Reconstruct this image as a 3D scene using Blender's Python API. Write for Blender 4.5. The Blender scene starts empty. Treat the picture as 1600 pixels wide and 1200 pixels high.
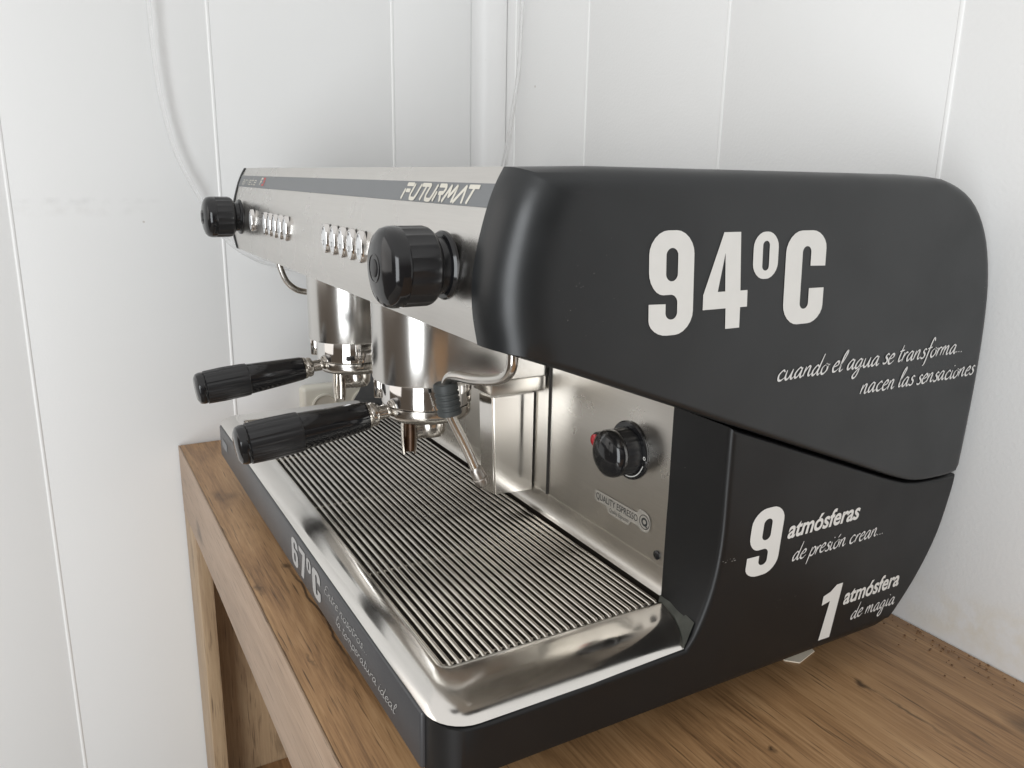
import bpy, bmesh, math, random
from mathutils import Vector, Matrix
from mathutils.geometry import tessellate_polygon
random.seed(4)
S = bpy.context.scene
COL = S.collection
PI = math.pi

# ------------------------------------------------------------------ camera
cd = bpy.data.cameras.new('camera'); cam = bpy.data.objects.new('camera', cd); COL.objects.link(cam)
cd.sensor_width = 36; cd.lens = 28.234; cd.clip_start = .01; cd.clip_end = 50
r_ = Vector((0.493219, 0.869737, 0.017089)); u_ = Vector((-0.224790, 0.108449, 0.968353)); d_ = Vector((-0.840360, 0.481452, -0.248998))
cam.matrix_world = Matrix(((r_.x, u_.x, -d_.x, 0), (r_.y, u_.y, -d_.y, 0), (r_.z, u_.z, -d_.z, .49), (0, 0, 0, 1)))
S.camera = cam

# ------------------------------------------------------------------ light (daylight from the front window, weak fill at left)
W = bpy.data.worlds.new('World'); S.world = W; W.use_nodes = True
wt = W.node_tree; bg = wt.nodes['Background']; bg.inputs[1].default_value = 1.0
# soft room light: pale ceiling above, dim furnished room at eye level and below
wc = wt.nodes.new('ShaderNodeTexCoord'); ws = wt.nodes.new('ShaderNodeSeparateXYZ'); wr = wt.nodes.new('ShaderNodeValToRGB')
wt.links.new(wc.outputs['Generated'], ws.inputs[0]); wt.links.new(ws.outputs[2], wr.inputs[0]); wt.links.new(wr.outputs[0], bg.inputs[0])
we = wr.color_ramp.elements; we[0].position = .10; we[0].color = (.105, .085, .068, 1); we[1].position = .62; we[1].color = (.86, .85, .835, 1)

def area(name, loc, target, sx, sy, power, col):
    l = bpy.data.lights.new(name, 'AREA'); l.shape = 'RECTANGLE'; l.size = sx; l.size_y = sy; l.energy = power; l.color = col
    o = bpy.data.objects.new(name, l); COL.objects.link(o); o.location = loc
    o.rotation_euler = (Vector(target) - Vector(loc)).to_track_quat('-Z', 'Y').to_euler()
    return o
area('fill_light_left', (-1.50, -1.75, .85), (-.55, -.2, .45), 1.9, 1.5, 10, (1.0, .97, .94))  # weak warm fill lamp added at the left
area('window_light_front', (1.75, -2.15, .40), (-.9, .4, .45), 1.5, 3.7, 108, (.93, .97, 1.0))
S.view_settings.view_transform = 'Standard'; S.view_settings.look = 'None'; S.view_settings.gamma = 1
S.view_settings.use_curve_mapping = False; S.view_settings.exposure = 0.05
S.render.engine = 'CYCLES'
S.render.resolution_x = 1024; S.render.resolution_y = 768

# ------------------------------------------------------------------ materials
def nt(name):
    m = bpy.data.materials.new(name); m.use_nodes = True
    return m, m.node_tree, m.node_tree.nodes['Principled BSDF']
def node(t, kind, **kw):
    n = t.nodes.new(kind)
    for k, v in kw.items():
        if k in n.inputs: n.inputs[k].default_value = v
        else: setattr(n, k, v)
    return n
def mat(name, col, rough=.5, metal=0, bump=0, bscale=200, stretch=(1, 1, 1), rvar=0, rscale=8, cvar=0, cscale=10, coat=0, spec=None, specks=None):
    m, t, b = nt(name); L = t.links.new
    b.inputs['Base Color'].default_value = (*col, 1); b.inputs['Roughness'].default_value = rough; b.inputs['Metallic'].default_value = metal
    if coat: b.inputs['Coat Weight'].default_value = coat; b.inputs['Coat Roughness'].default_value = .08
    if spec is not None: b.inputs['Specular IOR Level'].default_value = spec
    tc = node(t, 'ShaderNodeTexCoord')
    mp = node(t, 'ShaderNodeMapping'); mp.inputs['Scale'].default_value = stretch; L(tc.outputs['Object'], mp.inputs[0])
    if bump:
        n = node(t, 'ShaderNodeTexNoise', Scale=bscale, Detail=4.0); L(mp.outputs[0], n.inputs['Vector'])
        bp = node(t, 'ShaderNodeBump', Strength=bump, Distance=.001); L(n.outputs[0], bp.inputs['Height']); L(bp.outputs[0], b.inputs['Normal'])
    if rvar:
        n = node(t, 'ShaderNodeTexNoise', Scale=rscale, Detail=6.0); L(tc.outputs['Object'], n.inputs['Vector'])
        mr = node(t, 'ShaderNodeMapRange'); mr.inputs[1].default_value = .3; mr.inputs[2].default_value = .7
        mr.inputs[3].default_value = max(0, rough - rvar); mr.inputs[4].default_value = rough + rvar
        L(n.outputs[0], mr.inputs[0]); L(mr.outputs[0], b.inputs['Roughness'])
    last = None
    if cvar:
        n = node(t, 'ShaderNodeTexNoise', Scale=cscale, Detail=5.0); L(mp.outputs[0], n.inputs['Vector'])
        mx = node(t, 'ShaderNodeMixRGB'); mx.inputs[1].default_value = (*[c * (1 - cvar) for c in col], 1); mx.inputs[2].default_value = (*[min(1, c * (1 + cvar)) for c in col], 1)
        L(n.outputs[0], mx.inputs[0]); L(mx.outputs[0], b.inputs['Base Color']); last = mx
    if specks:      # dust and small scuffs: (colour, voronoi scale, size, keep)
        c2, sc, sz, keep = specks
        v = node(t, 'ShaderNodeTexVoronoi', Scale=sc); L(tc.outputs['Object'], v.inputs['Vector'])
        lt = node(t, 'ShaderNodeMath', operation='LESS_THAN'); lt.inputs[1].default_value = sz; L(v.outputs['Distance'], lt.inputs[0])
        sep = node(t, 'ShaderNodeSeparateColor'); L(v.outputs['Color'], sep.inputs[0])
        g = node(t, 'ShaderNodeMath', operation='GREATER_THAN'); g.inputs[1].default_value = keep; L(sep.outputs[0], g.inputs[0])
        n2 = node(t, 'ShaderNodeTexNoise', Scale=6.0); L(tc.outputs['Object'], n2.inputs['Vector'])
        g2 = node(t, 'ShaderNodeMath', operation='GREATER_THAN'); g2.inputs[1].default_value = .5; L(n2.outputs[0], g2.inputs[0])
        a = node(t, 'ShaderNodeMath', operation='MULTIPLY'); L(lt.outputs[0], a.inputs[0]); L(g.outputs[0], a.inputs[1])
        a2 = node(t, 'ShaderNodeMath', operation='MULTIPLY'); L(a.outputs[0], a2.inputs[0]); L(g2.outputs[0], a2.inputs[1])
        mx = node(t, 'ShaderNodeMixRGB'); mx.inputs[2].default_value = (*c2, 1)
        if last: L(last.outputs[0], mx.inputs[1])
        else: mx.inputs[1].default_value = (*col, 1)
        L(a2.outputs[0], mx.inputs[0]); L(mx.outputs[0], b.inputs['Base Color'])
    return m

M = {}
M['steel'] = mat('brushed steel', (.68, .66, .63), .30, 1, stretch=(.5, 14, 14), rvar=.07, rscale=10, cvar=.05, cscale=45)
M['steel_v'] = mat('brushed steel group', (.66, .645, .62), .21, 1, rvar=.03, rscale=9)
M['splash'] = mat('brushed steel splash', (.66, .63, .585), .30, 1, stretch=(.5, 14, 14), rvar=.06, rscale=9, cvar=.05, cscale=45)
M['tray'] = mat('polished tray steel', (.76, .735, .70), .15, 1, bump=.03, bscale=40, rvar=.07, rscale=14, cvar=.05, cscale=20)
M['bar'] = mat('grate wire steel', (.62, .59, .54), .22, 1, rvar=.1, rscale=30, cvar=.35, cscale=28)
M['chrome'] = mat('chrome', (.72, .70, .68), .07, 1, rvar=.04, rscale=30)
M['oldchrome'] = mat('worn chrome', (.60, .57, .53), .17, 1, bump=.05, bscale=90, rvar=.1, rscale=60, cvar=.15, cscale=50)
M['wand'] = mat('wand steel', (.62, .595, .56), .20, 1, rvar=.08, rscale=40, cvar=.12, cscale=40)
M['tip'] = mat('nozzle steel', (.40, .37, .34), .36, 1, rvar=.1, rscale=60, cvar=.2, cscale=60)
M['black'] = mat('satin black cover', (.0105, .0120, .0132), .38, 0, bump=.02, bscale=900, rvar=.07, rscale=16, spec=.58, specks=((.20, .20, .20), 150, .07, .95))
M['black_low'] = mat('satin black base', (.0085, .0085, .0088), .40, 0, bump=.02, bscale=900, rvar=.07, rscale=16, spec=.36, specks=((.18, .17, .16), 150, .07, .95))
M['fascia'] = mat('anthracite fascia', (.050, .050, .053), .38, 0, bump=.02, bscale=900, rvar=.05)
M['dark'] = mat('dark inside', (.02, .018, .016), .6)
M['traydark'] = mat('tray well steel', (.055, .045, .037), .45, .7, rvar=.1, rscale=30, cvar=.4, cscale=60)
M['plastic'] = mat('gloss black plastic', (.010, .010, .011), .13, 0, rvar=.05, rscale=20)
M['grip'] = mat('ribbed black plastic', (.013, .013, .014), .33, 0, rvar=.06, rscale=30)
M['handle'] = mat('handle bakelite', (.009, .009, .010), .10, 0)
M['rubber'] = mat('grey rubber', (.045, .05, .05), .55, 0)
M['white'] = mat('white print', (.70, .69, .66), .42, 0, cvar=.04, cscale=80)
M['greyprint'] = mat('grey print', (.40, .395, .385), .45, 0)
M['whitescript'] = mat('white script print', (.66, .655, .64), .45, 0)
M['stripe'] = mat('grey stripe', (.165, .172, .178), .42, 0)
M['cream'] = mat('logo cream', (.66, .63, .55), .45, 0)
M['redprint'] = mat('red print', (.55, .06, .06), .45)
M['red'] = mat('red lamp lens', (.38, .012, .02), .18)
M['face'] = mat('button face', (.72, .73, .74), .22, .35)
M['ink'] = mat('dark print', (.03, .03, .03), .5)
M['sticker'] = mat('silver sticker', (.55, .52, .47), .32, .6)
M['brown'] = mat('coffee stain', (.06, .028, .012), .35, .5, cvar=.7, cscale=160)
M['dirty'] = mat('grimy plate', (.15, .155, .135), .5, .3, cvar=.6, cscale=70)
M['socket'] = mat('ivory socket plastic', (.74, .71, .62), .3)
M['sliver'] = mat('matte cream', (.85, .76, .62), .7, cvar=.08, cscale=60)
M['crumb'] = mat('coffee crumbs', (.17, .095, .05), .8, cvar=.4, cscale=300)
M['bead'] = mat('white joint bead', (.86, .86, .85), .25)
M['floor'] = mat('floor', (.30, .26, .22), .5, cvar=.1)

def wall_mat(name, stipple, stains):
    m, t, b = nt(name); L = t.links.new
    tc = node(t, 'ShaderNodeTexCoord')
    base = (.80, .80, .79)
    n = node(t, 'ShaderNodeTexNoise', Scale=2.2, Detail=5.0); L(tc.outputs['Object'], n.inputs['Vector'])
    mx = node(t, 'ShaderNodeMixRGB'); mx.inputs[1].default_value = (.775, .775, .765, 1); mx.inputs[2].default_value = (.825, .825, .82, 1); L(n.outputs[0], mx.inputs[0])
    last = mx
    # small brown specks
    v = node(t, 'ShaderNodeTexVoronoi', Scale=9.0); L(tc.outputs['Object'], v.inputs['Vector'])
    n3 = node(t, 'ShaderNodeTexNoise', Scale=120.0); L(tc.outputs['Object'], n3.inputs['Vector'])
    ad = node(t, 'ShaderNodeMath', operation='MULTIPLY_ADD'); ad.inputs[1].default_value = .03; L(n3.outputs[0], ad.inputs[0]); L(v.outputs['Distance'], ad.inputs[2])
    lt = node(t, 'ShaderNodeMath', operation='LESS_THAN'); lt.inputs[1].default_value = .034; L(ad.outputs[0], lt.inputs[0])
    sc = node(t, 'ShaderNodeMath', operation='MULTIPLY'); sc.inputs[1].default_value = .5; L(lt.outputs[0], sc.inputs[0])
    m2 = node(t, 'ShaderNodeMixRGB'); m2.inputs[2].default_value = (.38, .33, .28, 1); L(sc.outputs[0], m2.inputs[0]); L(last.outputs[0], m2.inputs[1]); last = m2
    # stains and scuffs of their own shape: (centre, radii, colour, amount)
    for c, rad, col, amt in stains:
        mp = node(t, 'ShaderNodeMapping', vector_type='TEXTURE'); mp.inputs['Location'].default_value = c; mp.inputs['Scale'].default_value = rad; L(tc.outputs['Object'], mp.inputs[0])
        ln = node(t, 'ShaderNodeVectorMath', operation='LENGTH'); L(mp.outputs[0], ln.inputs[0])
        mr = node(t, 'ShaderNodeMapRange'); mr.inputs[1].default_value = 1.0; mr.inputs[2].default_value = .1; mr.inputs[3].default_value = 0; mr.inputs[4].default_value = amt; L(ln.outputs['Value'], mr.inputs[0])
        nn = node(t, 'ShaderNodeTexNoise', Scale=45.0, Detail=6.0); L(tc.outputs['Object'], nn.inputs['Vector'])
        rr = node(t, 'ShaderNodeMapRange'); rr.inputs[1].default_value = .42; rr.inputs[2].default_value = .68; L(nn.outputs[0], rr.inputs[0])
        mu = node(t, 'ShaderNodeMath', operation='MULTIPLY'); L(mr.outputs[0], mu.inputs[0]); L(rr.outputs[0], mu.inputs[1])
        m3 = node(t, 'ShaderNodeMixRGB'); m3.inputs[2].default_value = (*col, 1); L(mu.outputs[0], m3.inputs[0]); L(last.outputs[0], m3.inputs[1]); last = m3
    L(last.outputs[0], b.inputs['Base Color'])
    b.inputs['Roughness'].default_value = .42
    n2 = node(t, 'ShaderNodeTexNoise', Scale=230.0, Detail=3.0); L(tc.outputs['Object'], n2.inputs['Vector'])
    bp = node(t, 'ShaderNodeBump', Strength=stipple, Distance=.0012); L(n2.outputs[0], bp.inputs['Height']); L(bp.outputs[0], b.inputs['Normal'])
    return m
M['wall_b'] = wall_mat('white wall panel stippled', .26, [((-.42, .815, .03), (.12, .05, .045), (.70, .62, .46), .5), ((-.30, .815, .045), (.14, .05, .05), (.70, .62, .46), .35)])
M['wall_l'] = wall_mat('white wall panel', .10, [((-1.53, .06, .44), (.05, .14, .008), (.5, .49, .48), .3), ((-1.53, .02, .425), (.05, .22, .012), (.6, .58, .56), .25)])

def wood(name, c_dark, c_mid, c_light, axis='x', seed=0., crack=False, rough=.48, knots=()):
    m, t, b = nt(name); L = t.links.new
    tc = node(t, 'ShaderNodeTexCoord')
    mp = node(t, 'ShaderNodeMapping'); mp.inputs['Location'].default_value = (seed, seed * .7, seed * .3)
    mp.inputs['Scale'].default_value = (1.0, 6.5, 6.5) if axis == 'x' else (6.5, 6.5, 1.0)
    L(tc.outputs['Object'], mp.inputs[0])
    # large figure
    n1 = node(t, 'ShaderNodeTexNoise', Scale=3.2, Detail=5.0, Roughness=.62, Distortion=1.1); L(mp.outputs[0], n1.inputs['Vector'])
    mp2 = node(t, 'ShaderNodeMapping'); mp2.inputs['Scale'].default_value = (5, 150, 150) if axis == 'x' else (150, 150, 5); L(tc.outputs['Object'], mp2.inputs[0])
    n2 = node(t, 'ShaderNodeTexNoise', Scale=2.0, Detail=5.0, Roughness=.7); L(mp2.outputs[0], n2.inputs['Vector'])
    cr = node(t, 'ShaderNodeValToRGB'); e = cr.color_ramp.elements
    e[0].position = .34; e[0].color = (*c_dark, 1); e[1].position = .68; e[1].color = (*c_light, 1)
    x = e.new(.5); x.color = (*c_mid, 1)
    mixv = node(t, 'ShaderNodeMath', operation='MULTIPLY_ADD'); mixv.inputs[1].default_value = .45; L(n2.outputs[0], mixv.inputs[0])
    su = node(t, 'ShaderNodeMath', operation='MULTIPLY'); su.inputs[1].default_value = .55; L(n1.outputs[0], su.inputs[0]); L(su.outputs[0], mixv.inputs[2])
    L(mixv.outputs[0], cr.inputs[0]); last = cr
    # dark pores / short streaks
    mp3 = node(t, 'ShaderNodeMapping'); mp3.inputs['Scale'].default_value = (16, 380, 380) if axis == 'x' else (380, 380, 16); L(tc.outputs['Object'], mp3.inputs[0])
    n4 = node(t, 'ShaderNodeTexNoise', Scale=1.0, Detail=2.0); L(mp3.outputs[0], n4.inputs['Vector'])
    mr4 = node(t, 'ShaderNodeMapRange'); mr4.inputs[1].default_value = .60; mr4.inputs[2].default_value = .72; mr4.inputs[4].default_value = .8; L(n4.outputs[0], mr4.inputs[0])
    m4 = node(t, 'ShaderNodeMixRGB'); m4.inputs[2].default_value = (*[c * .45 for c in c_dark], 1); L(mr4.outputs[0], m4.inputs[0]); L(last.outputs[0], m4.inputs[1]); last = m4
    # knots
    mp5 = node(t, 'ShaderNodeMapping'); mp5.inputs['Location'].default_value = (seed + .13, .21, 0); mp5.inputs['Scale'].default_value = (4.2, 9.5, 9.5) if axis == 'x' else (9.5, 9.5, 4.2); L(tc.outputs['Object'], mp5.inputs[0])
    nd = node(t, 'ShaderNodeTexNoise', Scale=5.0, Detail=4.0); L(mp5.outputs[0], nd.inputs['Vector'])
    vm = node(t, 'ShaderNodeVectorMath', operation='MULTIPLY_ADD'); vm.inputs[1].default_value = (.35, .35, .35); L(nd.outputs['Color'], vm.inputs[0]); L(mp5.outputs[0], vm.inputs[2])
    vo = node(t, 'ShaderNodeTexVoronoi', Scale=1.0); L(vm.outputs[0], vo.inputs['Vector'])
    sp = node(t, 'ShaderNodeSeparateColor'); L(vo.outputs['Color'], sp.inputs[0])
    gt = node(t, 'ShaderNodeMath', operation='GREATER_THAN'); gt.inputs[1].default_value = .55; L(sp.outputs[0], gt.inputs[0])
    mr = node(t, 'ShaderNodeMapRange'); mr.inputs[1].default_value = .20; mr.inputs[2].default_value = .03; mr.inputs[4].default_value = .8; L(vo.outputs['Distance'], mr.inputs[0])
    mu = node(t, 'ShaderNodeMath', operation='MULTIPLY'); L(mr.outputs[0], mu.inputs[0]); L(gt.outputs[0], mu.inputs[1])
    m5 = node(t, 'ShaderNodeMixRGB'); m5.inputs[2].default_value = (*[c * .38 for c in c_dark], 1); L(mu.outputs[0], m5.inputs[0]); L(last.outputs[0], m5.inputs[1]); last = m5
    for kx, ky, rx, ry, amt in knots:      # knots with a dark heart and torn outline
        nk = node(t, 'ShaderNodeTexNoise', Scale=55.0, Detail=5.0); L(tc.outputs['Object'], nk.inputs['Vector'])
        vk = node(t, 'ShaderNodeVectorMath', operation='MULTIPLY_ADD'); vk.inputs[1].default_value = (.030, .016, 0); L(nk.outputs['Color'], vk.inputs[0]); L(tc.outputs['Object'], vk.inputs[2])
        mk = node(t, 'ShaderNodeMapping', vector_type='TEXTURE'); mk.inputs['Location'].default_value = (kx + .015, ky + .008, 0); mk.inputs['Scale'].default_value = (rx, ry, .05); L(vk.outputs[0], mk.inputs[0])
        lk = node(t, 'ShaderNodeVectorMath', operation='LENGTH'); L(mk.outputs[0], lk.inputs[0])
        rk = node(t, 'ShaderNodeMapRange'); rk.inputs[1].default_value = 1.0; rk.inputs[2].default_value = .15; rk.inputs[4].default_value = amt; L(lk.outputs['Value'], rk.inputs[0])
        m7 = node(t, 'ShaderNodeMixRGB'); m7.inputs[2].default_value = (*[c * .33 for c in c_dark], 1); L(rk.outputs[0], m7.inputs[0]); L(last.outputs[0], m7.inputs[1]); last = m7
    if crack:     # one long drying crack along the board
        sx = node(t, 'ShaderNodeSeparateXYZ'); L(tc.outputs['Object'], sx.inputs[0])
        cx = node(t, 'ShaderNodeCombineXYZ'); L(sx.outputs[0], cx.inputs[0])
        nw = node(t, 'ShaderNodeTexNoise', Scale=9.0, Detail=5.0); L(cx.outputs[0], nw.inputs['Vector'])
        yy = node(t, 'ShaderNodeMath', operation='MULTIPLY_ADD'); yy.inputs[1].default_value = .034; yy.inputs[2].default_value = .224 - .017; L(nw.outputs[0], yy.inputs[0])
        df = node(t, 'ShaderNodeMath', operation='SUBTRACT'); L(sx.outputs[1], df.inputs[0]); L(yy.outputs[0], df.inputs[1])
        ab = node(t, 'ShaderNodeMath', operation='ABSOLUTE'); L(df.outputs[0], ab.inputs[0])
        w1 = node(t, 'ShaderNodeMapRange'); w1.inputs[1].default_value = .0022; w1.inputs[2].default_value = .0006; L(ab.outputs[0], w1.inputs[0])
        x1 = node(t, 'ShaderNodeMath', operation='SUBTRACT'); x1.inputs[1].default_value = -.83; L(sx.outputs[0], x1.inputs[0])
        x2 = node(t, 'ShaderNodeMath', operation='ABSOLUTE'); L(x1.outputs[0], x2.inputs[0])
        x3 = node(t, 'ShaderNodeMapRange'); x3.inputs[1].default_value = .15; x3.inputs[2].default_value = .08; x3.inputs[4].default_value = .85; L(x2.outputs[0], x3.inputs[0])
        mm = node(t, 'ShaderNodeMath', operation='MULTIPLY'); L(w1.outputs[0], mm.inputs[0]); L(x3.outputs[0], mm.inputs[1])
        m6 = node(t, 'ShaderNodeMixRGB'); m6.inputs[2].default_value = (.03, .015, .008, 1); L(mm.outputs[0], m6.inputs[0]); L(last.outputs[0], m6.inputs[1]); last = m6
    L(last.outputs[0], b.inputs['Base Color']); b.inputs['Roughness'].default_value = rough
    bp = node(t, 'ShaderNodeBump', Strength=.22, Distance=.0006); L(n2.outputs[0], bp.inputs['Height']); L(bp.outputs[0], b.inputs['Normal'])
    return m
M['wood'] = wood('oak table top', (.150, .076, .032), (.355, .200, .090), (.53, .33, .168), seed=1.7, crack=True, knots=[(-.438, .667, .016, .006, .9), (-.385, .668, .050, .0035, .6), (-.413, .512, .007, .005, .9), (-.92, .177, .022, .006, .75), (-.962, .221, .014, .006, .8), (-1.245, .184, .028, .010, .45), (-.74, .190, .020, .003, .55), (-.25, .60, .02, .008, .7)])
M['wood_edge'] = wood('oak edge band', (.28, .19, .125), (.36, .25, .17), (.43, .31, .22), seed=5.1)
M['wood_leg'] = wood('oak leg', (.26, .17, .10), (.36, .25, .15), (.44, .32, .20), axis='z', seed=3.3)
m, t, b = nt('clear hose'); b.inputs['Base Color'].default_value = (.97, .97, .97, 1); b.inputs['Roughness'].default_value = .12; b.inputs['Transmission Weight'].default_value = .92; b.inputs['IOR'].default_value = 1.25
M['hose'] = m

# ------------------------------------------------------------------ helpers
def link(name, me, mt, parent=None, sharp=35, smooth=True):
    o = bpy.data.objects.new(name, me); COL.objects.link(o)
    if mt is not None: me.materials.append(M[mt])
    if smooth:
        me.polygons.foreach_set('use_smooth', [True] * len(me.polygons))
        me.set_sharp_from_angle(angle=math.radians(sharp))
    if parent is not None: adopt(o, parent)
    return o
def world_off(p):            # parts keep world coordinates, so only the empties are offset
    return Vector(p.location)
def adopt(o, parent):
    o.parent = parent
    o.matrix_parent_inverse = Matrix.Translation(-world_off(parent))
def fin(bm, name, mt, parent=None, sharp=35, smooth=True):
    bmesh.ops.recalc_face_normals(bm, faces=bm.faces)
    me = bpy.data.meshes.new(name); bm.to_mesh(me); bm.free()
    return link(name, me, mt, parent, sharp, smooth)
def thing(name, label, cat, loc, group=None):
    o = bpy.data.objects.new(name, None); COL.objects.link(o); o.location = loc; o.empty_display_size = .05
    o['label'] = label; o['category'] = cat
    if group: o['group'] = group
    return o
def tag(o, label, cat, group=None):
    o['label'] = label; o['category'] = cat
    if group: o['group'] = group
    return o
def abox(bm, x0, x1, y0, y1, z0, z1, bev=0, seg=2):
    r = bmesh.ops.create_cube(bm, size=1); vs = r['verts']
    for v in vs: v.co = Vector(((x0 + x1) / 2 + v.co.x * (x1 - x0), (y0 + y1) / 2 + v.co.y * (y1 - y0), (z0 + z1) / 2 + v.co.z * (z1 - z0)))
    if bev:
        es = set(e for v in vs for e in v.link_edges)
        bmesh.ops.bevel(bm, geom=list(es), offset=bev, segments=seg, affect='EDGES', profile=.5)
def box(name, mt, parent, x0, x1, y0, y1, z0, z1, bev=0, seg=2):
    bm = bmesh.new(); abox(bm, x0, x1, y0, y1, z0, z1, bev, seg); return fin(bm, name, mt, parent)
def frame(a):
    a = Vector(a).normalized(); h = Vector((0, 0, 1)) if abs(a.z) < .9 else Vector((1, 0, 0))
    e1 = a.cross(h).normalized(); return a, e1, a.cross(e1).normalized()
def alathe(bm, prof, o, a, n=48, rib=None):
    """prof: [(radius, distance along axis)], rib(k, i)->radius factor"""
    o = Vector(o); a, e1, e2 = frame(a); rings = []
    for k, (r, s) in enumerate(prof):
        if r < 1e-6: rings.append([bm.verts.new(o + a * s)]); continue
        rings.append([bm.verts.new(o + a * s + (e1 * math.cos(2 * PI * i / n) + e2 * math.sin(2 * PI * i / n)) * r * (rib(k, i) if rib else 1)) for i in range(n)])
    for A, B in zip(rings, rings[1:]):
        for i in range(n):
            j = (i + 1) % n
            if len(A) == 1 and len(B) == 1: continue
            if len(A) == 1: bm.faces.new((A[0], B[j], B[i]))
            elif len(B) == 1: bm.faces.new((A[i], A[j], B[0]))
            else: bm.faces.new((A[i], A[j], B[j], B[i]))
    for R_ in (rings[0], rings[-1]):
        if len(R_) > 1: bm.faces.new(R_)
def lathe(name, mt, parent, prof, o, a, n=48, rib=None, sharp=35):
    bm = bmesh.new(); alathe(bm, prof, o, a, n, rib); return fin(bm, name, mt, parent, sharp)
def catmull(P, per=8, closed=False):
    P = [Vector(p) for p in P]; out = []; n = len(P)
    for i in range(n if closed else n - 1):
        p1, p2 = P[i], P[(i + 1) % n]
        p0 = P[i - 1] if (i > 0 or closed) else p1 * 2 - p2
        p3 = P[(i + 2) % n] if (i + 2 < n or closed) else p2 * 2 - p1
        for k in range(per):
            t = k / per; t2 = t * t; t3 = t2 * t
            out.append(.5 * ((2 * p1) + (p2 - p0) * t + (2 * p0 - 5 * p1 + 4 * p2 - p3) * t2 + (3 * p1 - p0 - 3 * p2 + p3) * t3))
    if not closed: out.append(P[-1].copy())
    return out
def atube(bm, pts, rad, n=20):
    pts = [Vector(p) for p in pts]; rings = []
    tan = [(pts[min(i + 1, len(pts) - 1)] - pts[max(i - 1, 0)]).normalized() for i in range(len(pts))]
    _, e1, e2 = frame(tan[0])
    for i, p in enumerate(pts):
        e1 = (e1 - tan[i] * e1.dot(tan[i])).normalized(); e2 = tan[i].cross(e1)
        r = rad[i] if isinstance(rad, (list, tuple)) else rad
        rings.append([bm.verts.new(p + (e1 * math.cos(2 * PI * k / n) + e2 * math.sin(2 * PI * k / n)) * r) for k in range(n)])
    for A, B in zip(rings, rings[1:]):
        for k in range(n): bm.faces.new((A[k], A[(k + 1) % n], B[(k + 1) % n], B[k]))
    bm.faces.new(rings[0]); bm.faces.new(rings[-1])
def tube(name, mt, parent, pts, rad, n=20, per=8):
    bm = bmesh.new(); atube(bm, catmull(pts, per) if per else pts, rad, n); return fin(bm, name, mt, parent, 50)
def prism_x(name, mt, parent, yz, x0, x1, sharp=35, closed=True):
    bm = bmesh.new()
    A = [bm.verts.new((x0, y, z)) for y, z in yz]; B = [bm.verts.new((x1, y, z)) for y, z in yz]; n = len(yz)
    for i in range(n if closed else n - 1): bm.faces.new((A[i], A[(i + 1) % n], B[(i + 1) % n], B[i]))
    if closed: bm.faces.new(A); bm.faces.new(B)
    return fin(bm, name, mt, parent, sharp)

def slab(name, mt, parent, outline, radf, xo, xi, nseg=16):
    """rounded-edge slab: outline [(y,z)] counter-clockwise seen from +x; radf(i) edge radius; outer face at xo, back at xi"""
    n = len(outline); P = [Vector((y, z)) for y, z in outline]; sg = 1 if xo > xi else -1
    ins = []; dep = []
    for i in range(n):
        e1 = (P[i] - P[i - 1]).normalized(); e2 = (P[(i + 1) % n] - P[i]).normalized()
        n1 = Vector((-e1.y, e1.x)); n2 = Vector((-e2.y, e2.x)); r1 = radf((i - 1) % n); r2 = radf(i)
        c = e1.x * e2.y - e1.y * e2.x
        if e1.dot(e2) > .8: v = (n1 + n2).normalized() * ((r1 + r2) / 2)
        else:
            # intersection of both offset lines
            a = P[i] + n1 * r1; b_ = P[i] + n2 * r2; t = ((b_ - a).x * e2.y - (b_ - a).y * e2.x) / c; v = a + e1 * t - P[i]
        ins.append(v); dep.append(max(r1, r2))
    bm = bmesh.new(); rings = []
    for k in range(nseg + 1):
        u = math.sin(k / nseg * PI / 2); f = 1.28 * (1 - u); g = 1 - math.sqrt(max(0, 1 - u ** 3))      # edge that eases out of the flat face
        rings.append([bm.verts.new((xo - sg * dep[i] * g, P[i].x + ins[i].x * f, P[i].y + ins[i].y * f)) for i in range(n)])
    rings.append([bm.verts.new((xi, p.x, p.y)) for p in P])
    for R_ in (rings[0], rings[-1]):
        for tri in tessellate_polygon([[Vector((v.co.y, v.co.z, 0)) for v in R_]]):
            try: bm.faces.new([R_[q] for q in tri])
            except ValueError: pass
    for A, B in zip(rings, rings[1:]):
        for i in range(n): bm.faces.new((A[i], A[(i + 1) % n], B[(i + 1) % n], B[i]))
    o = fin(bm, name, mt, parent, 40)
    for p in o.data.polygons:
        if len(p.vertices) == 3: p.use_smooth = True
    return o

# flat print: polygons (with holes) laid through a mapping (u,v)->Vector, thickness from an offset
def fillet(pts, k=6):
    out = []; n = len(pts)
    for i in range(n):
        p = Vector(pts[i][:2]); r = pts[i][2] if len(pts[i]) > 2 else 0
        if r <= 0: out.append((p.x, p.y)); continue
        a = Vector(pts[i - 1][:2]); b_ = Vector(pts[(i + 1) % n][:2])
        ra = min(r, (a - p).length * .499); rb = min(r, (b_ - p).length * .499)
        A = p + (a - p).normalized() * ra; B = p + (b_ - p).normalized() * rb
        for j in range(k + 1):
            t = j / k; w = .62    # rational quadratic, close to a circular arc
            q = (A * (1 - t) ** 2 + p * (2 * w * t * (1 - t)) + B * t * t) / ((1 - t) ** 2 + 2 * w * t * (1 - t) + t * t)
            out.append((q.x, q.y))
    return out
def filled(contours):
    """2D polygons with holes -> (verts, faces)"""
    c = bpy.data.curves.new('tmp', 'CURVE'); c.dimensions = '2D'; c.fill_mode = 'BOTH'
    for pts in contours:
        s = c.splines.new('POLY'); s.points.add(len(pts) - 1); s.use_cyclic_u = True
        for p, q in zip(s.points, pts): p.co = (q[0], q[1], 0, 1)
    return from_curve(c)
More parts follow.
